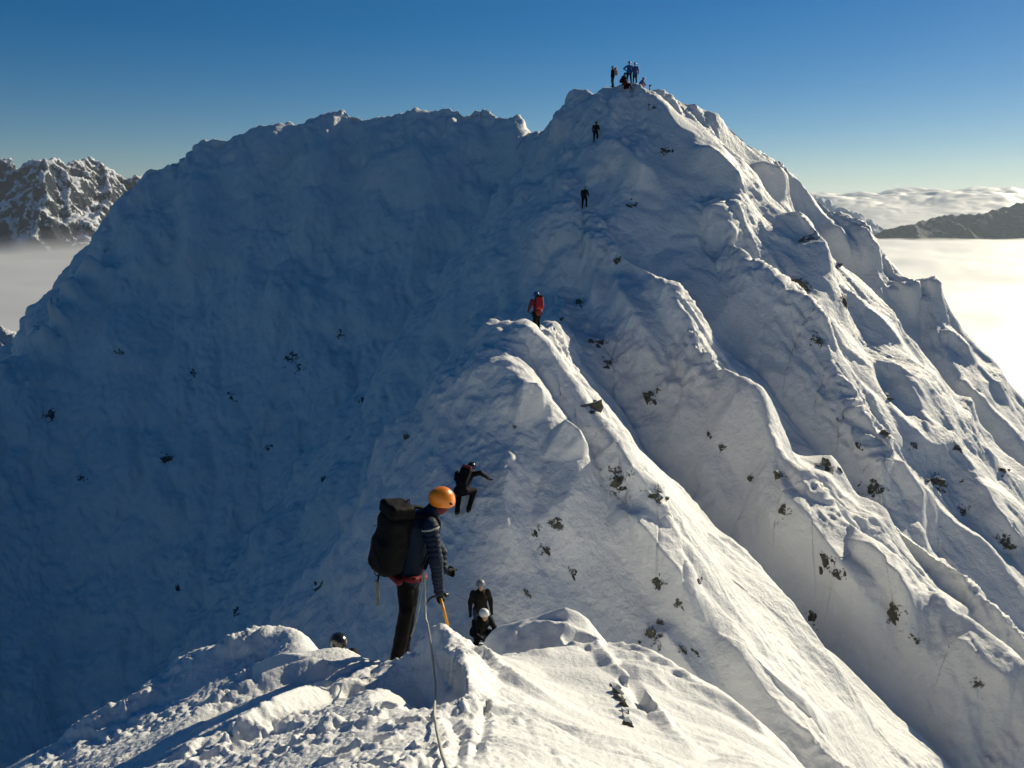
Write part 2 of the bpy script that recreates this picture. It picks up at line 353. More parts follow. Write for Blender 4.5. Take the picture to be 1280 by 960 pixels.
def fg_mesh():
    s = np.concatenate([np.linspace(-1.6, -.62, 40)[:-1], np.linspace(-.62, .5, 560), np.linspace(.5, 1.6, 40)[1:]])
    Yr = np.concatenate([np.linspace(.6, 3.0, 30)[:-1], np.exp(np.linspace(math.log(3.0), math.log(11.5), 430)), np.linspace(11.5, 17, 40)[1:]])
    nr, nc = len(Yr), len(s)
    S, YY = np.meshgrid(s, Yr); X = (S * YY).ravel(); Y = YY.ravel()
    z = fg_base(X, Y)
    V = np.stack([X, Y, z], 1).astype(np.float32); n = grid_normals(V, nr, nc)
    g = np.array([.75, -.2, -.6]); g /= np.linalg.norm(g)
    A = V - (1 - .3) * (V @ g)[:, None] * g
    A3 = V - (1 - .12) * (V @ g)[:, None] * g + np.stack([noise(V / .6, 71.), noise(V / .6, 72.), noise(V / .6, 73.)], 1) * .05
    left = smooth(.35, -.5, X + .02 * Y)
    d = noise(V / 1.3, 5.0) * .13
    patch = np.clip(.35 + 1.6 * noise(V / 1.1, 55.), .05, 1)
    d += (1 - left) * ((billow(A, .6, 2.0) - .5) * .10 + patch * ((.5 - billow(A3, .2, 3.0)) * .075 + (.5 - billow(A3, .085, 6.0)) * .03))
    rough = np.clip(.4 + 1.8 * noise(V / .9, 44.0), .0, 1.1)
    d += left * rough * ((billow(V, .42, 7.0) - .5) * .11 + (.5 - billow(V, .16, 12.0)) * .07)
    d += (billow(V, .075, 14.0) - .5) * .034 * (.2 + .8 * left * rough) + (billow(V, .035, 15.0) - .5) * .014 * (.2 + .8 * left)
    V2 = (V + n * d[:, None]).astype(np.float32)
    V2 = strokes(V2, V2.reshape(nr, nc, 3), s, FG_STROKES, n)
    G = V2.reshape(nr, nc, 3)
    for (u, v, rp, dp) in FG_PITS:
        h = hit(u, v, G, s)
        if h is None: continue
        rr = rp / F * h.y * 1.3; e = V2 - np.array(h, np.float32); e2 = (e * e).sum(1) / (rr * rr) * (1 + .5 * noise(V2 / (rr * .7), 4.))
        V2[:, 2] -= dp * (np.exp(-e2 * 1.6) - .35 * np.exp(-((np.sqrt(e2) - 1.25) ** 2) * 8))
    return V2, V2.reshape(nr, nc, 3), nr, nc, s, Yr
FV, FG, fnr, fnc, FS, FY = fg_mesh()
me = np_mesh('near_ridge', FV, grid_quads(fnr, fnc))
fr = np.zeros(len(FV), np.float32) + .0
for (u, v, a) in ((780,885,10),(776,868,7),(786,905,7),(205,915,5)):
    h = hit(u, v, FG, FS)
    if h: fr = np.maximum(fr, .42 * np.exp(-((FV - np.array(h)) ** 2).sum(1) / (a / F * h.y * 1.5) ** 2))
attr(me, 'rock', fr)
o = link('snow_ridge_ground', me, M_FG); tag(o, kind='structure', label='trodden snow crest in the foreground')

# ------------------------------------------------------------------ far mountains
CZ = -330.0
FAR_Z = []
def far_range(name, line, base, half, slope, seed, label, mat, ns=.22, cols=260, rows=200, ribs=0, cloudy=True):
    pts = px(line); xs = [p[0] for p in pts]; ys = [p[1] for p in pts]
    top = max(p[2] for p in pts); hgt = top - base; sc = half * .35
    rr = random.Random(int(seed))
    spurs = []
    for p in pts[1:-1]:
        for k in range(ribs):        # ribs dropping from the crest towards the viewer
            a = rr.uniform(-.9, .9); L = half * rr.uniform(.45, .8)
            spurs.append([p, p + np.array([math.sin(a) * L * .5, -math.cos(a) * L * .5, -L * .5 * slope * .55]), p + np.array([math.sin(a) * L, -math.cos(a) * L, -L * slope * .8])])
    def height(X, Y):
        q = np.stack([X, Y, np.zeros_like(X)], 1)
        wx = noise(q / sc, seed) * sc * .3 + noise(q / (sc * .3), seed + 3) * sc * .1; wy = noise(q / sc, seed + 9) * sc * .3
        zt = tent(X + wx * .3, Y + wy, pts, slope, slope, half * .005)
        for sp_ in spurs: zt = np.maximum(zt, tent(X + wx, Y + wy, sp_, slope * 1.3, slope * 1.3, half * .005))
        rg = 0; a = 1.; s_ = sc * .6
        for j in range(8):
            rg = rg + a * (1 - 2 * np.abs(noise(q / s_, seed + j * 5))); s_ *= .5; a *= .48
        return np.maximum(zt + (rg - 1.1) * hgt * ns, base - 700)
    gx = np.linspace(min(xs) - half, max(xs) + half, cols); gy = np.linspace(min(ys) - half * 1.3, max(ys) + half * .7, rows)
    X, Y = np.meshgrid(gx, gy); X = X.ravel(); Y = Y.ravel()
    V = np.stack([X, Y, height(X, Y)], 1)
    if cloudy: FAR_Z.append(height)
    o = link(name, np_mesh(name, V, grid_quads(rows, cols)), mat); tag(o, kind='structure', label=label)
    return o
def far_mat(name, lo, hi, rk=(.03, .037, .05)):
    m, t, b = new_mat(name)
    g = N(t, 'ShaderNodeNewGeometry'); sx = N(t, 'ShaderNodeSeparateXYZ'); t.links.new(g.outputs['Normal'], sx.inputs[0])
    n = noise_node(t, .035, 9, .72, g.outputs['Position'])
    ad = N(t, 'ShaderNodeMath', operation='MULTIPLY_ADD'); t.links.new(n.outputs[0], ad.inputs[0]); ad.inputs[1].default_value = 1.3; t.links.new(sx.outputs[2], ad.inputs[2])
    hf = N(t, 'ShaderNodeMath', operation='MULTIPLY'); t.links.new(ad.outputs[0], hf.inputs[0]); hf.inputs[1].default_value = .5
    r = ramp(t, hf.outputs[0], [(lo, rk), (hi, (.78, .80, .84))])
    t.links.new(r.outputs[0], b.inputs['Base Color']); b.inputs['Roughness'].default_value = .8; b.inputs['Specular IOR Level'].default_value = .1
    bp = N(t, 'ShaderNodeBump'); bp.inputs['Distance'].default_value = 25; bp.inputs['Strength'].default_value = .7
    t.links.new(n.outputs[0], bp.inputs['Height']); t.links.new(bp.outputs[0], b.inputs['Normal'])
    return m
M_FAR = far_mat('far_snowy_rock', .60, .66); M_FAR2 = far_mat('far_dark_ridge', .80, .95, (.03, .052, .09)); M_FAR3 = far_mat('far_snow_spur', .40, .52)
far_range('far_mountains', [(-260,215,7600),(-120,190,7400),(-40,214,7300),(8,206,7200),(30,213,7200),(62,205,7100),(85,213,7200),(118,203,7600),(140,220,7700),(165,226,7800),(230,240,8000),(330,250,8300)], CZ, 900, 1.05, 3.0, 'jagged snowy rock peaks above the cloud on the left horizon', M_FAR, .15, 340, 260, 2)
far_range('far_mountains', [(1110,288,9000),(1145,281,9000),(1180,271,9200),(1225,269,9300),(1262,259,9400),(1300,246,9500),(1400,235,9600),(1520,260,9800)], CZ, 900, .7, 13.0, 'hazy grey mountain range rising from the cloud on the right', M_FAR2, .08, 240, 160, 1)
far_range('far_mountains', [(940,225,9500),(1000,240,9500),(1040,254,9500),(1070,267,9500),(1096,281,9500),(1120,295,9500)], CZ, 500, .9, 33.0, 'small snowy spur behind the summit slope', M_FAR3, .1, 140, 120)
far_range('near_snow_spur', [(-160,380,430),(-60,398,420),(0,416,410),(22,432,405),(42,447,400),(90,480,390)], -120, 45, .8, 53.0, 'sunlit snowy spur below the left ridge', M_FAR3, .12, 140, 120, 0, False)
# ------------------------------------------------------------------ cloud sea
def cloud_mat():
    m, t, b = new_mat('cloud_top')
    df = N(t, 'ShaderNodeBsdfDiffuse'); df.inputs['Color'].default_value = (.9, .9, .89, 1)
    gl = N(t, 'ShaderNodeBsdfGlossy'); gl.inputs['Color'].default_value = (1, .99, .96, 1); gl.inputs['Roughness'].default_value = .66
    tl = N(t, 'ShaderNodeBsdfTranslucent'); tl.inputs['Color'].default_value = (.93, .93, .91, 1)
    m0 = N(t, 'ShaderNodeMixShader'); m0.inputs[0].default_value = .5; t.links.new(df.outputs[0], m0.inputs[1]); t.links.new(tl.outputs[0], m0.inputs[2])
    mx = N(t, 'ShaderNodeMixShader'); mx.inputs[0].default_value = .72
    t.links.new(m0.outputs[0], mx.inputs[1]); t.links.new(gl.outputs[0], mx.inputs[2])
    tr = N(t, 'ShaderNodeBsdfTransparent'); at = N(t, 'ShaderNodeAttribute', attribute_name='cover')
    m2 = N(t, 'ShaderNodeMixShader'); t.links.new(at.outputs['Fac'], m2.inputs[0])
    t.links.new(tr.outputs[0], m2.inputs[1]); t.links.new(mx.outputs[0], m2.inputs[2])
    t.links.new(m2.outputs[0], t.nodes['Material Output'].inputs['Surface'])
    return m
def cloud_mesh():
    th = np.concatenate([np.linspace(-1.15, .2, 120)[:-1], np.linspace(.2, .62, 280), np.linspace(.62, 2.7, 60)[1:]]); r = np.concatenate([np.exp(np.linspace(math.log(420), math.log(12000), 120))[:-1], np.linspace(12000, 18500, 90), np.exp(np.linspace(math.log(18500), math.log(42000), 24))[1:]])
    T, RR = np.meshgrid(th, r); X = (RR * np.sin(T)).ravel(); Y = (RR * np.cos(T)).ravel(); rr = RR.ravel()
    q = np.stack([X, Y, np.zeros_like(X)], 1)
    z = CZ + 26 * fbm(q, 900.0, 4, 3.0) + 26 * fbm(q, 4200.0, 3, 8.0) * smooth(1500, 6000, rr)
    bank = smooth(12500, 17000, rr) * (1 - smooth(19000, 30000, rr)) * smooth(.0, .35, T.ravel())
    q2 = q + np.stack([noise(q / 700., 41.), noise(q / 700., 42.), noise(q * 0, 0)], 1) * 260
    p = sum(a_ * np.abs(noise(q2 / l_, s_)) * 2 for a_, l_, s_ in ((.8, 2600., 2.), (.45, 1150., 5.), (.2, 520., 9.), (.1, 240., 12.)))
    z = z + bank * (490 + 210 * (p - .3))
    al = np.ones_like(z)
    for f in FAR_Z:
        df = z - f(X, Y); al = np.minimum(al, smooth(-60, 420, df)); z = z + 110 * np.clip(1 - df / 520, 0, 1.2) ** 2 * (X < 0)
    return np.stack([X, Y, z], 1), len(r), len(th), al
cv, nr, nc, cal = cloud_mesh()
me = np_mesh('cloud_sea', cv, grid_quads(nr, nc)); attr(me, 'cover', cal)
o = link('cloud_sea', me, cloud_mat())
tag(o, kind='stuff', label='sunlit sea of cloud filling the valleys')


# ------------------------------------------------------------------ thin cold haze
HB = 24000.0; hz0, hz1 = -1045.0, 760.0
hv = np.array([(x, y, z) for z in (hz0, hz1) for y in (-HB, HB + 22000) for x in (-HB - 14000, HB + 14000)], float)
hq = np.array([(0, 2, 3, 1), (4, 5, 7, 6), (0, 1, 5, 4), (2, 6, 7, 3), (0, 4, 6, 2), (1, 3, 7, 5)])
m = bpy.data.materials.new('haze'); m.use_nodes = True; t = m.node_tree
t.nodes.remove(t.nodes['Principled BSDF'])
pv = N(t, 'ShaderNodeVolumePrincipled'); pv.inputs['Color'].default_value = (.72, .86, 1, 1); pv.inputs['Density'].default_value = 1.7e-5; pv.inputs['Anisotropy'].default_value = .35
t.links.new(pv.outputs[0], t.nodes['Material Output'].inputs['Volume'])
o = link('haze', np_mesh('haze', hv, hq, False), m); tag(o, kind='stuff', label='thin pale haze in the cold air')

# ------------------------------------------------------------------ surfaces from rounded solids
def sn_mesh(D, org, h):
    """surface nets: one closed surface around D < 0"""
    nx, ny, nz = D.shape; ins = D < 0
    c = lambda a, i, j, k: a[i:nx - 1 + i, j:ny - 1 + j, k:nz - 1 + k]
    cnt = sum(c(ins, i, j, k).astype(np.int8) for i in (0, 1) for j in (0, 1) for k in (0, 1))
    act = (cnt > 0) & (cnt < 8); I = np.argwhere(act)
    pos = np.zeros((len(I), 3)); num = np.zeros(len(I)); a0, a1, a2 = I.T
    for ax in range(3):
        for p in (0, 1):
            for q in (0, 1):
                o0 = [0, 0, 0]; b = [0, 1, 2]; b.remove(ax); o0[b[0]] = p; o0[b[1]] = q; o1 = list(o0); o1[ax] = 1
                d0 = D[a0 + o0[0], a1 + o0[1], a2 + o0[2]]; d1 = D[a0 + o1[0], a1 + o1[1], a2 + o1[2]]
                m = (d0 < 0) != (d1 < 0); tt = np.where(m, d0 / np.where(m, d0 - d1, 1), 0)
                pt = np.zeros((len(I), 3)); pt[:] = o0; pt[:, ax] += tt
                pos += pt * m[:, None]; num += m
    V = org + h * (I + pos / num[:, None])
    idx = -np.ones(act.shape, int); idx[act] = np.arange(len(I)); Q = []
    for ax in range(3):
        b = [0, 1, 2]; b.remove(ax); sl0 = [slice(1, -1)] * 3; sl0[ax] = slice(0, -1); sl1 = list(sl0); sl1[ax] = slice(1, None)
        dif = ins[tuple(sl0)] != ins[tuple(sl1)]; E = np.argwhere(dif)
        if len(E) == 0: continue
        off = np.array([1, 1, 1]); off[ax] = 0; E = E + off
        def cell(p, q):
            e = E.copy(); e[:, b[0]] -= p; e[:, b[1]] -= q; return idx[e[:, 0], e[:, 1], e[:, 2]]
        f = np.stack([cell(1, 1), cell(0, 1), cell(0, 0), cell(1, 0)], 1)
        flip = ins[E[:, 0], E[:, 1], E[:, 2]]
        if ax == 1: flip = ~flip
        f[~flip] = f[~flip][:, ::-1]; Q.append(f)
    return V, np.concatenate(Q)
def cone_d(Pn, a, b, ra, rb, quilt=0):
    a = np.asarray(a, np.float32); b = np.asarray(b, np.float32); e = b - a; l2 = float(e @ e) + 1e-9
    tt = np.clip(((Pn - a) @ e) / l2, 0, 1)
    r = ra + (rb - ra) * tt
    if quilt: r = r - .011 * np.abs(np.cos(tt * math.sqrt(l2) / quilt * math.pi)) ** 3
    return np.linalg.norm(Pn - a - tt[:, None] * e, axis=1) - r
def box_d(Pn, c, ax, half, rad):
    q = np.abs((Pn - np.asarray(c, np.float32)) @ np.asarray(ax, np.float32).T) - (np.asarray(half, np.float32) - rad)
    return np.linalg.norm(np.maximum(q, 0), axis=1) + np.minimum(q.max(1), 0) - rad
def ell_d(Pn, c, ax, rad):
    q = ((Pn - np.asarray(c, np.float32)) @ np.asarray(ax, np.float32).T) / np.asarray(rad, np.float32)
    return (np.linalg.norm(q, axis=1) - 1) * min(rad)
def solid(name, prims, res, mats, k=.03, parent=None, wrinkle=0, cut=None):
    """prims: (kind, args, material index[, smoothing]); every solid blends into the next"""
    lo, hi = np.full(3, 1e9), np.full(3, -1e9)
    for p in prims:
        if p[0] == 'c': pts, r = [p[1][0], p[1][1]], max(p[1][2], p[1][3])
        else: pts, r = [p[1][0]], float(np.linalg.norm(p[1][2]))
        for q in pts: lo = np.minimum(lo, np.asarray(q) - r); hi = np.maximum(hi, np.asarray(q) + r)
    lo -= res * 3 + wrinkle; hi += res * 3 + wrinkle
    n = np.ceil((hi - lo) / res).astype(int) + 1
    g = np.stack(np.meshgrid(*[lo[i] + res * np.arange(n[i]) for i in range(3)], indexing='ij'), -1).reshape(-1, 3).astype(np.float32)
    fn = {'c': cone_d, 'b': box_d, 'e': ell_d}
    D = None
    for p in prims:
        d = fn[p[0]](g, *p[1]); kk = p[3] if len(p) > 3 else k
        if D is None: D = d
        else:
            hh = np.clip(.5 + .5 * (D - d) / kk, 0, 1); D = D + (d - D) * hh - kk * hh * (1 - hh)
    if wrinkle: D = D + wrinkle * (noise(g / .11, 3.3) + .6 * noise(g / .05, 8.1))
    if cut is not None: D = np.maximum(D, cut(g))
    V, Q = sn_mesh(D.reshape(n), lo, res)
    me = np_mesh(name, V, Q)
    for m in mats: me.materials.append(m)
    if len(mats) > 1:
        ctr = V[Q].mean(1).astype(np.float32); best = np.full(len(Q), 1e9); mi = np.zeros(len(Q), np.int32)
        for p in prims:
            d = fn[p[0]](ctr, *p[1]); u = d < best; best = np.where(u, d, best); mi = np.where(u, p[2], mi)
        me.polygons.foreach_set('material_index', mi)
    o = bpy.data.objects.new(name, me); COL.objects.link(o)
    if parent is not None: o.parent = parent
    return o
def tube(name, pts, rad, mat, parent=None, sides=7, twist=False):
    pts = [Vector(p) for p in pts]; V = []; Q = []
    for i, p in enumerate(pts):
        dr = (pts[min(i + 1, len(pts) - 1)] - pts[max(i - 1, 0)]).normalized()
        a = dr.cross(Vector((.3, .2, 1))).normalized(); b = dr.cross(a)
        r = rad[i] if isinstance(rad, (list, tuple)) else rad
        for j in range(sides):
            t_ = 2 * math.pi * j / sides + (i * .6 if twist else 0); V.append(p + (a * math.cos(t_) + b * math.sin(t_)) * r)
    for i in range(len(pts) - 1):
        for j in range(sides): Q.append((i * sides + j, i * sides + (j + 1) % sides, (i + 1) * sides + (j + 1) % sides, (i + 1) * sides + j))
    V.append(pts[0]); V.append(pts[-1]); n = len(V)
    me = bpy.data.meshes.new(name)
    F_ = Q + [(n - 2, (j + 1) % sides, j) for j in range(sides)] + [(n - 1, (len(pts) - 1) * sides + j, (len(pts) - 1) * sides + (j + 1) % sides) for j in range(sides)]
    me.from_pydata([tuple(v) for v in V], [], F_)
    for p in me.polygons: p.use_smooth = True
    return link(name, me, mat, parent)
def spline(pts, n=8):
    pts = [np.asarray(p, float) for p in pts]; out = []
    for i in range(len(pts) - 1):
        p0, p1, p2, p3 = pts[max(i - 1, 0)], pts[i], pts[i + 1], pts[min(i + 2, len(pts) - 1)]
        for j in range(n):
            t_ = j / n; out.append(.5 * (2 * p1 + (p2 - p0) * t_ + (2 * p0 - 5 * p1 + 4 * p2 - p3) * t_ ** 2 + (3 * p1 - p0 - 3 * p2 + p3) * t_ ** 3))
    out.append(pts[-1]); return out

# ------------------------------------------------------------------ people
M_SKIN = plain('skin', (.45, .27, .19), .5, .1)
M_BLACK = plain('black_nylon', (.0035, .0035, .004), .7, .3, 40, spec=.15)
M_NAVY = plain('navy_down_jacket', (.003, .012, .032), .6, .3, 30, spec=.16)
M_TROUSER = plain('dark_trousers', (.004, .004, .0045), .8, .3, 30, spec=.1)
M_BOOT = plain('boot_leather', (.02, .018, .016), .6, .3, 50)
M_GLOVE = plain('black_glove', (.004, .004, .0045), .7, .3, 60, spec=.15)
M_ORANGE = plain('orange_helmet_shell', (.78, .22, .006), .3, .06, 12, spec=.5)
M_RED = plain('red_webbing', (.16, .006, .012), .6, .25, 40)
M_REDPACK = plain('red_pack', (.34, .02, .02), .65, .25, 20)
M_OLIVE = plain('brown_black_jacket', (.012, .010, .007), .8, .3, 20, spec=.15)
M_DARKRED = plain('dark_red_cloth', (.12, .012, .014), .7, .3, 20)
M_BLUE = plain('blue_jacket', (.02, .07, .24), .6, .25, 20)
M_GREYBLUE = plain('grey_blue_trousers', (.025, .035, .06), .75, .25, 20)
M_WHITE = plain('white_helmet_shell', (.75, .75, .72), .35, .06, 15)
M_GREY = plain('grey_helmet_shell', (.22, .24, .25), .4, .1, 15)
M_BLACKHELM = plain('glossy_black_helmet', (.012, .014, .016), .18, .1, 15, spec=.6)
M_BLUEHELM = plain('blue_helmet_shell', (.03, .09, .22), .3, .1, 15)
M_METAL = plain('grey_metal', (.45, .45, .44), .35, .1, 60, metal=.9)
M_STEEL = plain('dark_steel', (.06, .06, .065), .4, .2, 60, metal=.7)
M_YELLOW = plain('yellow_axe_shaft', (.75, .34, .02), .4, .08, 40)
M_ROPE = plain('grey_rope_sheath', (.42, .42, .38), .8, .35, 160)
M_STRAP = plain('grey_strap', (.3, .3, .28), .7, .2, 60)
M_PINK = plain('pale_pink_pack', (.40, .22, .22), .7, .2, 20)
AX = lambda f: (np.array([math.cos(f), -math.sin(f), 0]), np.array([math.sin(f), math.cos(f), 0]), np.array([0, 0, 1.0]))
def head_prims(hc, fwd, up, sk, s_=1.0):
    """skull, jaw, nose, ears and brow ridge with eye hollows"""
    fwd = np.asarray(fwd) / np.linalg.norm(fwd); up = np.asarray(up) / np.linalg.norm(up); sd_ = np.cross(fwd, up); sd_ /= np.linalg.norm(sd_); up = np.cross(sd_, fwd)
    A_ = np.array([sd_, fwd, up]); hc = np.asarray(hc)
    return [('e', (hc + up * .02 * s_, A_, (.078 * s_, .098 * s_, .105 * s_)), sk, .02), ('e', (hc + fwd * .03 * s_ - up * .06 * s_, A_, (.055 * s_, .06 * s_, .06 * s_)), sk, .03),
            ('c', (hc + fwd * .095 * s_ + up * .01, hc + fwd * .115 * s_ - up * .025 * s_, .011 * s_, .016 * s_), sk, .015),
            ('c', (hc + fwd * .088 * s_ + up * .035 * s_ - sd_ * .04 * s_, hc + fwd * .088 * s_ + up * .035 * s_ + sd_ * .04 * s_, .012 * s_, .012 * s_), sk, .012),
            ('e', (hc + sd_ * .08 * s_ - up * .01, A_, (.012 * s_, .025 * s_, .033 * s_)), sk, .01), ('e', (hc - sd_ * .08 * s_ - up * .01, A_, (.012 * s_, .025 * s_, .033 * s_)), sk, .01)], A_
def helmet(hc, A_, mat, parent, res=.012, s_=1.0):
    hc = np.asarray(hc, float); sd_, fwd, up = A_
    c = hc + up * .035 * s_ - fwd * .008
    o = solid('helmet', [('e', (c, A_, (.118 * s_, .142 * s_, .125 * s_)), 0)], res, [mat], parent=parent,
              cut=lambda g: -(((g - c.astype(np.float32)) @ up.astype(np.float32)) + .045 * s_ - .25 * ((g - c.astype(np.float32)) @ fwd.astype(np.float32)) * .35))
    return o
def hand_prims(w_, tip, side, m, grip=None):
    """palm, four unequal curled fingers and a thumb leaving the side of the palm"""
    w_ = np.asarray(w_, float); d = np.asarray(tip, float) - w_; d /= np.linalg.norm(d); side = np.asarray(side, float); side = side - d * (side @ d); side /= np.linalg.norm(side)
    nrm = np.cross(d, side); out = [('c', (w_ + d * .01, w_ + d * .075, .030, .036), m, .02)]
    for q, ln in zip((-.030, -.010, .010, .029), (.058, .068, .064, .05)):
        k0 = w_ + d * .085 + side * q; k1 = k0 + d * ln * .55 + nrm * .012; k2 = k1 + d * ln * .15 + nrm * ln * .6
        out += [('c', (k0, k1, .0125, .0115), m, .006), ('c', (k1, k2, .0115, .010), m, .006)]
    t0 = w_ + d * .03 + side * .03; t1 = t0 + side * .03 + d * .03 + nrm * .015; t2 = t1 + d * .03 + nrm * .02
    return out + [('c', (t0, t1, .014, .0125), m, .01), ('c', (t1, t2, .0125, .011), m, .006)]
POSE = {
 'stand': dict(pel=(0,0,.95), che=(0,.02,1.30), nek=(0,.03,1.47), hed=(0,.05,1.61), sh=(.19,0,1.40), el=((.27,-.01,1.13),(-.27,-.01,1.13)), ha=((.28,.07,.90),(-.28,.07,.90)), kn=((.11,.05,.50),(-.11,.05,.50)), an=((.13,-.02,.09),(-.13,-.02,.09))),
 'akimbo': dict(pel=(0,0,.95), che=(0,.02,1.30), nek=(0,.03,1.47), hed=(0,.05,1.61), sh=(.19,0,1.40), el=((.42,-.03,1.20),(-.42,-.03,1.20)), ha=((.22,.1,1.02),(-.22,.1,1.02)), kn=((.14,.05,.50),(-.14,.05,.50)), an=((.2,-.02,.09),(-.2,-.02,.09))),
 'step': dict(pel=(0,-.02,.92), che=(.03,.12,1.25), nek=(.03,.18,1.40), hed=(.03,.24,1.53), sh=(.19,.12,1.34), el=((.27,.22,1.10),(-.27,.18,1.08)), ha=((.25,.42,1.0),(-.26,.34,.92)), kn=((.12,.25,.62),(-.11,.0,.49)), an=((.13,.22,.22),(-.12,-.16,.09))),
 'climb': dict(pel=(0,-.12,.68), che=(.06,.12,.97), nek=(.11,.22,1.09), hed=(.15,.31,1.17), sh=(.19,.15,1.03), el=((.42,.22,1.08),(-.26,.26,.84)), ha=((.60,.36,.90),(-.22,.42,.95)), kn=((.24,.22,.58),(-.16,.18,.45)), an=((.16,.0,.14),(-.12,-.12,.09))),
 'crouch': dict(pel=(0,-.12,.40), che=(0,.10,.70), nek=(0,.18,.84), hed=(0,.24,.95), sh=(.19,.12,.78), el=((.27,.28,.55),(-.27,.28,.55)), ha=((.18,.42,.48),(-.18,.42,.48)), kn=((.18,.28,.46),(-.18,.28,.46)), an=((.16,.05,.09),(-.16,.05,.09))),
 'sit': dict(pel=(0,0,.20), che=(0,.08,.55), nek=(0,.1,.71), hed=(0,.13,.84), sh=(.19,.05,.64), el=((.26,.22,.45),(-.26,.22,.45)), ha=((.15,.4,.42),(-.15,.4,.42)), kn=((.16,.42,.42),(-.16,.42,.42)), an=((.16,.6,.09),(-.16,.6,.09))),
}
def person(loc, face, pose, mats, label, group=None, helm=None, res=.03, pack=None, s_=1.0, pack_label=None, lid=None, look=None):
    """mats: jacket, trousers. One continuous body with boots, hands and head; helmet as a child"""
    p = POSE[pose]; ex, ey, ez = AX(face); B_ = np.array(loc, float)
    T = lambda q: B_ * 0 + (ex * q[0] + ey * q[1] + ez * q[2]) * s_
    pr = [('c', (T(p['pel']), T(p['che']), .165 * s_, .175 * s_), 1, .08), ('c', (T(p['che']), T(p['nek']), .16 * s_, .075 * s_), 1, .06)]
    pel = np.array(p['pel'])
    for i, sg in ((0, 1), (1, -1)):
        sh = np.array((p['sh'][0] * sg, p['sh'][1], p['sh'][2])); hip = pel + np.array((.10 * sg, 0, -.03))
        pr += [('c', (T(sh), T(p['el'][i]), .078 * s_, .062 * s_), 1, .05), ('c', (T(p['el'][i]), T(p['ha'][i]), .06 * s_, .045 * s_), 1, .03)]
        hd = np.array(p['ha'][i]) - np.array(p['el'][i]); hd /= np.linalg.norm(hd)
        w0 = T(p['ha'][i]); pr += hand_prims(w0, w0 + (ex * hd[0] + ey * hd[1] + ez * hd[2]), ex * -sg + ey * .3, 3)
        pr += [('c', (T(hip), T(p['kn'][i]), .105 * s_, .078 * s_), 2, .05), ('c', (T(p['kn'][i]), T(p['an'][i]), .075 * s_, .062 * s_), 2, .03)]
        an = np.array(p['an'][i]); pr += [('c', (T(an + (0, -.04, -.04)), T(an + (.02 * sg, .15, -.05)), .052 * s_, .042 * s_), 4, .03)]
    fw = ey if look is None else np.asarray(look, float)
    hp, A_ = head_prims(T(p['hed']), fw, T((0, 0, 1)), 0, s_)
    pr += hp
    o = solid('person', pr, res, [M_SKIN, mats[0], mats[1], M_GLOVE, M_BOOT], wrinkle=.012)
    o.location = tuple(B_); tag(o, label, 'person', group)
    helmet(T(p['hed']), A_, helm or M_BLACKHELM, o, min(res, .02), s_)
    if pack is not None:
        up = T(p['che']) - T(p['pel']); up /= np.linalg.norm(up); bk = -(ey - up * (ey @ up)); bk /= np.linalg.norm(bk)
        c = (T(p['pel']) + T(p['che'])) / 2 + up * .10 + bk * .27; A2 = np.array([np.cross(bk, up), bk, up])
        k = bpy.data.objects.new('backpack', None); COL.objects.link(k); k.location = tuple(B_)
        tag(k, pack_label, 'backpack')
        solid('pack_body', [('b', (c, A2, (.16, .11, .27), .06), 0)], min(res, .025), [pack], parent=k, wrinkle=.01)
        solid('top_lid', [('b', (c + up * .29 + bk * -.01, A2, (.145, .115, .055), .04), 0)], min(res, .025), [lid or M_BLACK], parent=k, wrinkle=.006)
    return o

def ground(x, y, G=MG, S=MS):
    c = int(np.clip(np.searchsorted(S, x / y), 0, len(S) - 1)); colm = G[:, c]
    return float(np.interp(y, colm[:, 1], colm[:, 2]))
def stand_at(u, v, Y=None):
    if Y is None:
        h = hit(u, v, MG, MS); return (h.x, h.y, h.z - .04)
    p = P(u, v, Y); return (p[0], p[1], ground(p[0], p[1]) - .04)
CG = 'climbers on the ridge'
person(stand_at(601, 806, 21.4), R(170), 'stand', (M_OLIVE, M_GREYBLUE), 'person in a dark brown jacket standing in the snowy gap below the wall', CG, M_GREY, .022)
person(stand_at(600, 836, 19.4), R(150), 'crouch', (M_BLACK, M_TROUSER), 'person with a white helmet bent low in front of the brown jacket', CG, M_WHITE, .022)
person(stand_at(577, 641), R(15), 'climb', (M_BLACK, M_TROUSER), 'person in black clinging to the snow wall with one arm stretched out', CG, M_BLACKHELM, .022, M_BLACK, 1.1, 'black backpack with a red lid on the person clinging to the snow wall', M_DARKRED)
person(stand_at(672, 407, 38.0), R(-20), 'step', (M_DARKRED, M_TROUSER), 'person with a blue helmet stepping along behind the lit snow knob', CG, M_BLUEHELM, .03, M_REDPACK, 1.1, 'bright red backpack worn behind the lit snow knob')
person(stand_at(742, 178), R(10), 'step', (M_OLIVE, M_TROUSER), 'dark person climbing the last steep snow just under the summit', CG, M_BLACKHELM, .04)
person(stand_at(727, 261), R(15), 'step', (M_OLIVE, M_TROUSER), 'dark person at the foot of the summit pyramid beside a lit rib', CG, M_GREY, .04)
SG = 'group on the summit'
def top(u, Y): 
    x = (u - 640) / F * Y / 1.048; return (x, Y, ground(x, Y) - .05)
person(top(766, 79.6), R(-60), 'stand', (M_OLIVE, M_TROUSER), 'dark person standing a step apart from the others on the summit', SG, M_GREY, .045, M_PINK, 1.0, 'pale pink backpack of the person standing apart on the summit')
person(top(786, 80.3), R(175), 'akimbo', (M_BLUE, M_TROUSER), 'person in blue with elbows out in the middle of the summit group', SG, M_BLUEHELM, .045, None, 1.12)
person(top(793.5, 80.0), R(200), 'stand', (M_BLUE, M_GREYBLUE), 'person in blue standing upright at the edge of the summit group', SG, M_BLUEHELM, .045, None, 1.08)
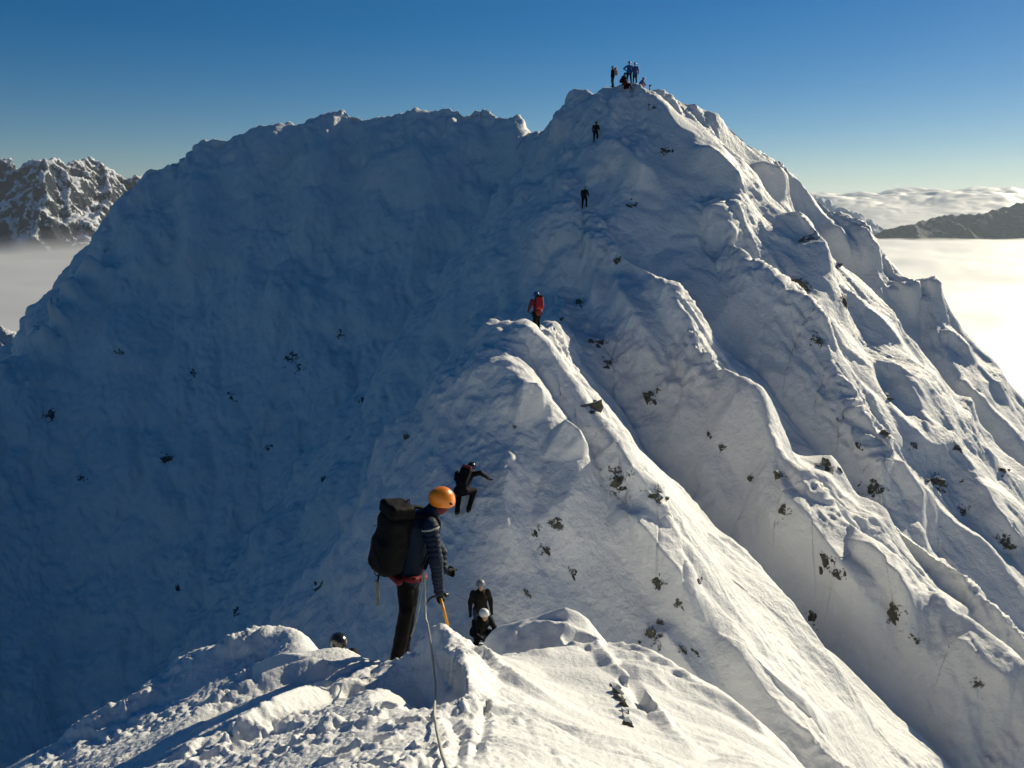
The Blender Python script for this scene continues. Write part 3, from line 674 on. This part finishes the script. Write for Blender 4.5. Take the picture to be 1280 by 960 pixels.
person(top(778, 79.4), R(120), 'crouch', (M_OLIVE, M_TROUSER), 'dark person crouching between those standing on the summit', SG, M_BLACKHELM, .045)
person(top(782, 79.0), R(150), 'sit', (M_DARKRED, M_TROUSER), 'person in dark red sitting at the feet of the summit group', SG, M_BLACKHELM, .045)
person(top(801, 80.3), R(80), 'crouch', (M_BLUE, M_PINK), 'person in blue and pink bent over beside the summit group', SG, M_BLUEHELM, .045)
x, y, z = top(812, 80.5)
k = bpy.data.objects.new('wooden_stake', None); COL.objects.link(k); k.location = (x, y, z); tag(k, 'short dark stake standing in the snow right beside the summit group', 'stake')
tube('post', [(0, 0, -.1), (.02, 0, .3), (.05, 0, .62)], [.06, .055, .05], M_BOOT, k); tube('cap', [(-.06, 0, .62), (.06, 0, .64), (.16, 0, .70)], [.07, .08, .05], M_BOOT, k)

# ------------------------------------------------------------------ the nearest climber, seen from behind, and what he carries
def fground(x, y): return ground(x, y, FG, FS)
CY = 8.95
J = lambda u, v, dy=0.0: P(u, v, CY + dy)
pel, che, nek, hed = J(511, 716), J(521, 660, .0), J(537, 643, .05), J(551, 627, .08)
shR, elR, waR = J(537, 655, -.18), J(545, 700, -.24), J(549, 738, -.12)
shL, elL, waL = J(527, 652, .2), J(550, 690, .33), J(554, 712, .22)
hipR, hipL = J(507, 722, -.06), J(514, 722, .1)
anR = J(494, 815, .12); anR[2] = fground(anR[0], anR[1]) + .07
anL = J(494, 838, .50); anL[2] = fground(anL[0], anL[1]) + .07
knR = J(508, 762, -.08); knL = (hipL + anL) / 2 + np.array([.03, .10, .02])
fdir = np.array([.80, .60, 0]); rdir = np.array([.60, -.80, 0])
pr = [('c', (pel, che, .165, .185), 1, .08), ('c', (che, nek, .165, .085), 1, .06),
      ('c', (shR, elR, .092, .080, .055), 1, .05), ('c', (elR, waR, .078, .058, .055), 1, .03), ('c', (shL, elL, .092, .080, .055), 1, .05), ('c', (elL, waL, .076, .056, .055), 1, .03),
      ('c', (hipR, knR, .108, .076), 2, .05), ('c', (knR, anR, .076, .080), 2, .03), ('c', (hipL, knL, .105, .076), 2, .05), ('c', (knL, anL, .076, .075), 2, .03),
      ('c', (nek - (hed - nek) * .3, nek + (hed - nek) * .45, .095, .085), 1, .03)]
for a in (anR, anL): pr.append(('c', (a - fdir * .05 + np.array([0, 0, -.03]), a + fdir * .16 + np.array([0, 0, -.035]), .055, .045), 4, .03))
hfw = np.array([.72, .50, -.48]); hp, HA = head_prims(hed, hfw, (.35, .2, .9), 0, 1.0); pr += hp
pr += hand_prims(waR, J(550, 750, -.10), fdir, 3) + hand_prims(waL, J(560, 714, .25), (0, 0, 1), 3)
climber = solid('person', pr, .0125, [M_SKIN, M_NAVY, M_TROUSER, M_GLOVE, M_BOOT], wrinkle=.010)
tag(climber, 'person in navy down jacket and orange helmet stepping down with an ice axe', 'person', CG)
hc = hed + HA[2] * .03
helm = solid('helmet', [('e', (hc, HA, (.128, .146, .138)), 0), ('c', (hc - HA[1] * .10, hc + HA[1] * .11 , .06, .05), 0, .05)], .009, [M_ORANGE], parent=climber,
             cut=lambda g: -(((g - hc.astype(np.float32)) @ HA[2].astype(np.float32)) + .075 - .05 * ((g - hc.astype(np.float32)) @ HA[1].astype(np.float32)) / .15))
for sg in (-1, 1):
    for q in (.045,):
        c = hc + HA[0] * sg * .118 + HA[1] * q + HA[2] * .0
        solid('vent', [('e', (c, HA, (.022, .026, .014)), 0)], .006, [M_BLACK], parent=helm)
solid('headlamp_clip', [('b', (hc - HA[1] * .150 + HA[2] * .0, HA, (.018, .012, .016), .006), 0)], .006, [M_BLACK], parent=helm)
solid('balaclava', [('c', (nek + (hed - nek) * .35, hed - HA[2] * .055 + HA[1] * .01, .080, .086), 0), ('e', (hed - HA[2] * .05 + HA[1] * .035, HA, (.07, .075, .06)), 0)], .010, [M_DARKRED], parent=climber)
ub = (che - pel) / np.linalg.norm(che - pel); bk = -(fdir - ub * (fdir @ ub)); bk /= np.linalg.norm(bk); sb = np.cross(bk, ub)
solid('harness_belt', [('c', (pel + ub * .0 - sb * .13 + bk * .05, pel + ub * .0 + sb * .13 + bk * .05, .098, .098), 0), ('c', (pel - sb * .12 - bk * .05, pel + sb * .12 - bk * .05, .098, .098), 0)], .012, [M_RED], parent=climber,
      cut=lambda g: np.abs((g - (pel + ub * .015).astype(np.float32)) @ ub.astype(np.float32)) - .028)
solid('sleeve_band', [('c', (shR + (elR - shR) * .12, shR + (elR - shR) * .2, .099, .098), 0)], .010, [M_STRAP], parent=climber, cut=lambda g: np.abs(((g - (shR + (elR - shR) * .13).astype(np.float32)) @ ((elR - shR) / np.linalg.norm(elR - shR)).astype(np.float32))) - .012)
# rucksack
bp = bpy.data.objects.new('backpack', None); COL.objects.link(bp); tag(bp, 'large black rucksack on the back of the climber with the orange helmet', 'backpack')
A2 = np.array([sb, bk, ub]); pc = (pel + che) / 2 + ub * .115 + bk * .285 + sb * .02
body = solid('pack_body', [('b', (pc, A2, (.175, .135, .33), .085), 0), ('b', (pc - ub * .13 + bk * .05, A2, (.18, .12, .20), .09), 0), ('b', (pc - bk * .12 + ub * .1, A2, (.13, .06, .22), .05), 0)], .012, [M_BLACK], parent=bp, wrinkle=.016, k=.05)
solid('top_lid', [('b', (pc + ub * .375 - bk * .01, A2, (.165, .15, .075), .055), 0)], .012, [M_BLACK], parent=bp, wrinkle=.010)
solid('side_pocket', [('b', (pc + sb * .18 - ub * .2 - bk * .0, A2, (.045, .09, .13), .035), 0)], .012, [M_BLACK], parent=bp, wrinkle=.008)
solid('hip_belt', [('c', (pel + ub * .03 + sb * .17 + bk * .14, pel + ub * .04 + sb * .16 - bk * .12, .034, .026), 0), ('c', (pel + ub * .0 + sb * .16 + bk * .22, pel + ub * .03 + sb * .17 + bk * .14, .04, .034), 0), ('c', (pel + ub * .0 + sb * .16 + bk * .22, pel + ub * .0 - sb * .165 + bk * .22, .04, .04), 0)], .009, [M_RED], parent=bp)
for sg in (1, -1):
    sh_ = che + ub * .13 + sb * .13 * sg
    tube('shoulder_strap', spline([pc + ub * .30 + sb * .1 * sg - bk * .12, sh_ + ub * .06 + bk * .02, sh_ - bk * .16 + ub * .01, sh_ - bk * .19 - ub * .18, pel + ub * .12 + sb * .19 * sg - bk * .06], 6), .022, M_BLACK, bp, 6)
for dz in (.16, -.02, -.2):
    tube('compression_strap', spline([pc + sb * .183 + ub * dz - bk * .12, pc + sb * .195 + ub * (dz - .02) + bk * .02, pc + sb * .15 + ub * (dz - .03) + bk * .15], 5), .007, M_STRAP, bp, 5)
tube('haul_loop', spline([pc + ub * .43 - bk * .13 - sb * .04, pc + ub * .475 - bk * .14, pc + ub * .43 - bk * .13 + sb * .04], 5), .008, M_RED, bp, 5)
# gear hanging from the belt
g0 = J(473, 712, -.05)
cb = bpy.data.objects.new('carabiner', None); COL.objects.link(cb); tag(cb, 'dark metal carabiner hanging from the black rucksack belt', 'carabiner')
ring = [g0 + np.array([math.cos(a) * .05, 0, math.sin(a) * .075]) for a in np.linspace(0, 2 * math.pi, 17)]
tube('hoop', ring, .007, M_STEEL, cb, 6); tube('gate', [ring[3], ring[13]], .006, M_METAL, cb, 6)
pk = bpy.data.objects.new('snow_stake', None); COL.objects.link(pk); tag(pk, 'pale grey metal snow stake hanging below the black rucksack', 'snow stake')
solid('blade', [('b', (J(471, 741, -.06), np.array([[.80, .60, 0], [-.6, .8, 0], [0, 0, 1.0]]), (.026, .012, .15), .008), 0)], .008, [M_STRAP], parent=pk)
tube('sling', spline([J(474, 716, -.05), J(473, 722, -.06), J(472, 728, -.06)], 3), .010, M_BLACK, pk, 6)
# axe in the right hand
axe = bpy.data.objects.new('ice_axe', None); COL.objects.link(axe); tag(axe, 'yellow shafted ice axe planted in the snow under the gloved right hand', 'ice axe')
h0 = J(550, 745, -.115); sp_px = hit(560, 783, FG, FS); s1 = np.array(sp_px) if sp_px is not None else J(560, 783, -.3)
if s1[1] > CY + .6: s1 = J(560, 785, -.15)
tube('shaft', [h0, h0 * .5 + s1 * .5, s1], [.017, .016, .016], M_YELLOW, axe, 8)
sdir = (s1 - h0) / np.linalg.norm(s1 - h0); tube('spike', [s1 - sdir * .01, s1 + sdir * .09], [.013, .003], M_STEEL, axe, 6)
tube('pick', spline([h0, h0 - rdir * .02 - fdir * .10 + np.array([0, 0, .0]), h0 - fdir * .19 - np.array([0, 0, .055])], 4), [.016, .015, .014, .013, .012, .011, .009, .007, .003], M_STEEL, axe, 6)
tube('adze', [h0, h0 + fdir * .05, h0 + fdir * .10 - np.array([0, 0, .015])], [.015, .018, .026], M_STEEL, axe, 6)
ax2 = bpy.data.objects.new('ice_tool', None); COL.objects.link(ax2); tag(ax2, 'black ice tool in the other hand pointing away past the sleeve', 'ice axe')
q0, q1 = J(553, 717, .27), J(572, 711, .3)
tube('shaft', [q0 + (q0 - q1) * .2, q0, q1], .014, M_STEEL, ax2, 7); tube('head', [q0 + (q0 - q1) * .3 - np.array([0, 0, .06]), q0 + np.array([0, 0, .03]), q0 + np.array([.0, 0, .12])], [.005, .022, .018], M_STEEL, ax2, 6)
# the rope running back to the photographer
tie = J(530, 712, -.26)
rp = [tie, J(531, 735, -.34), J(532, 770, -.45)]
for v in range(796, 1016, 5):
    u = float(np.interp(v, (796, 830, 858, 885, 905, 925, 944, 962, 985, 1016), (533, 534.5, 535.5, 538, 541, 546, 552, 557, 566, 582)))
    h = max((hit(u + k, v, FG, FS) for k in (-2, 0, 2)), key=lambda q: q.z)
    lift = float(np.interp(v, (796, 850, 890), (.22, .09, .022)))
    rp.append(np.array([h.x, h.y, h.z + lift]))
rp = rp[:3] + [np.mean(rp[max(3, i - 3):i + 4], 0) + np.array([0, 0, .006]) for i in range(3, len(rp))]
rope = tube('climbing_rope', spline(rp, 4), .0105, M_ROPE, None, 7, True); tag(rope, 'pale climbing rope running over the trodden snow to the orange helmet climber', 'rope')
kn = tube('rope_tail', spline([tie + np.array([-.01, 0, -.02]), J(526, 745, -.36), J(521, 772, -.42), J(514, 796, -.36)], 8), .008, M_ROPE, None, 6); tag(kn, 'thin slack rope tail hanging beside the taut rope', 'rope')
# helmet of somebody below the left edge
hx = P(422, 803, 10.6); gz = ground(hx[0], hx[1]) if False else hx[2] - 1.62
pe = person((hx[0], hx[1], gz), R(150), 'stand', (M_BLACK, M_TROUSER), 'person behind the snow edge with only a glossy black helmet showing', CG, M_BLACKHELM, .02)

# ------------------------------------------------------------------ rock outcrops breaking through the snow
import bmesh
def rock_mat():
    m, t, b = new_mat('dark_rimed_rock')
    g = N(t, 'ShaderNodeNewGeometry'); n = noise_node(t, 5, 6, .65, g.outputs['Position'])
    rc = ramp(t, n.outputs[0], [(.3, (.028, .027, .022)), (.7, (.16, .15, .115))])
    sx = N(t, 'ShaderNodeSeparateXYZ'); t.links.new(g.outputs['Normal'], sx.inputs[0])
    n2 = noise_node(t, 9, 5, .7, g.outputs['Position'])
    ad = N(t, 'ShaderNodeMath', operation='MULTIPLY_ADD'); t.links.new(n2.outputs[0], ad.inputs[0]); ad.inputs[1].default_value = 1.6; t.links.new(sx.outputs[2], ad.inputs[2])
    mk = ramp(t, ad.outputs[0], [(.93, (0, 0, 0)), (.99, (1, 1, 1))]); mk.color_ramp.elements[0].position = .93
    ad2 = N(t, 'ShaderNodeMath', operation='MULTIPLY'); t.links.new(ad.outputs[0], ad2.inputs[0]); ad2.inputs[1].default_value = .62; t.links.new(ad2.outputs[0], mk.inputs[0])
    mx = N(t, 'ShaderNodeMix', data_type='RGBA'); t.links.new(mk.outputs[0], mx.inputs['Factor']); t.links.new(rc.outputs[0], mx.inputs['A']); mx.inputs['B'].default_value = (.78, .79, .8, 1)
    t.links.new(mx.outputs['Result'], b.inputs['Base Color']); b.inputs['Roughness'].default_value = .85; b.inputs['Specular IOR Level'].default_value = .2
    bp_ = N(t, 'ShaderNodeBump'); bp_.inputs['Distance'].default_value = .08; bp_.inputs['Strength'].default_value = .8
    t.links.new(n.outputs[0], bp_.inputs['Height']); t.links.new(bp_.outputs[0], b.inputs['Normal'])
    return m
M_ROCK = rock_mat()
rr_ = random.Random(5)
def outcrop(c, w_, h_, G, S, u, v, label, group, spots=None):
    """a patch of bedrock: an empty with each bare rock head as a child"""
    sc = c.y / F; root = bpy.data.objects.new('rock_outcrop', None); COL.objects.link(root); root.location = c; tag(root, label, 'rock', group)
    n = len(spots) if spots else max(2, int(1.5 + (w_ + h_) / sc / 7))
    for i_ in range(n):
        du, dv = (0, 0) if i_ == 0 else (rr_.gauss(0, .55) * w_ / sc, rr_.gauss(0, .55) * h_ / sc)
        if spots: du, dv = spots[i_][0] - u, spots[i_][1] - v
        p = hit(u + du, v + dv, G, S)
        if p is None or (p - c).length > 3 * max(w_, h_) + .3: continue
        r = (w_ * h_) ** .5 * (rr_.uniform(1.1, 1.4) if i_ == 0 or spots else rr_.uniform(.5, .9)); bm = bmesh.new()
        ax = Vector((.5 + rr_.uniform(-.3, .3), -.3, -.75)).normalized(); sx_ = ax.cross(Vector((0, 1, .2))).normalized(); dp = ax.cross(sx_)
        ea, eb = (1.25, .7) if h_ > w_ * .8 else (.75, 1.25)
        for _ in range(22):
            d = Vector((rr_.gauss(0, 1), rr_.gauss(0, 1), rr_.gauss(0, 1))).normalized() * r * rr_.uniform(.6, 1.15)
            bm.verts.new(p + ax * d.x * ea + sx_ * d.y * eb + dp * d.z * .6 + Vector((0, .34 * r, -.2 * r)) - c)
        bmesh.ops.convex_hull(bm, input=bm.verts[:])
        bmesh.ops.delete(bm, geom=[q for q in bm.verts if not q.link_faces], context='VERTS')
        bmesh.ops.subdivide_edges(bm, edges=bm.edges[:], cuts=1, use_grid_fill=True)
        vv = np.array([q.co for q in bm.verts]) + np.array(c); nn = noise(vv / (r * .5), 5.) * .35 + noise(vv / (r * .2), 9.) * .16
        for q, k_ in zip(bm.verts, nn): q.co += (q.co + c - p).normalized() * float(k_) * r
        me_ = bpy.data.meshes.new('rock'); bm.to_mesh(me_); bm.free()
        link('rock', me_, M_ROCK, root)
GL = 'dark rock poking through the snow of the ridge flank'
OWN = {(735,512): 'dark rock notch in the lit arete just below the red backpack climber', (820,795): 'tall dark rock at the foot of the wall just above the bright near slope',
       (770,603): 'widest dark rock patch in the middle of the snow wall', (1175,606): 'wide dark rock band in the hollow between the two farthest ribs', (383,738): 'slim dark rock in the blue shade beside the black rucksack'}
for (h, a, b, u, v) in ROCK_HITS:
    if h.y < 32: lab, gr = 'dark rock poking through the wall below the lit snow knob', 'rocks in the near wall'
    elif u < 520: lab, gr = 'small dark rock in the deep blue shaded face', 'rocks in the shaded face'
    else: lab, gr = 'dark rock poking through the grey ribs below the summit', 'rocks in the ribs below the summit'
    if (u, v) in OWN: lab, gr = OWN[(u, v)], None
    outcrop(h, a, b, MG, MS, u, v, lab, gr)
h = hit(780, 885, FG, FS); outcrop(h, 7.5 / F * h.y, 8.5 / F * h.y, FG, FS, 780, 885, 'narrow dark rock streak in the bright slope right of the rope', None, [(771, 860), (773, 868), (776, 876), (779, 884), (782, 892), (785, 900), (788, 909)])
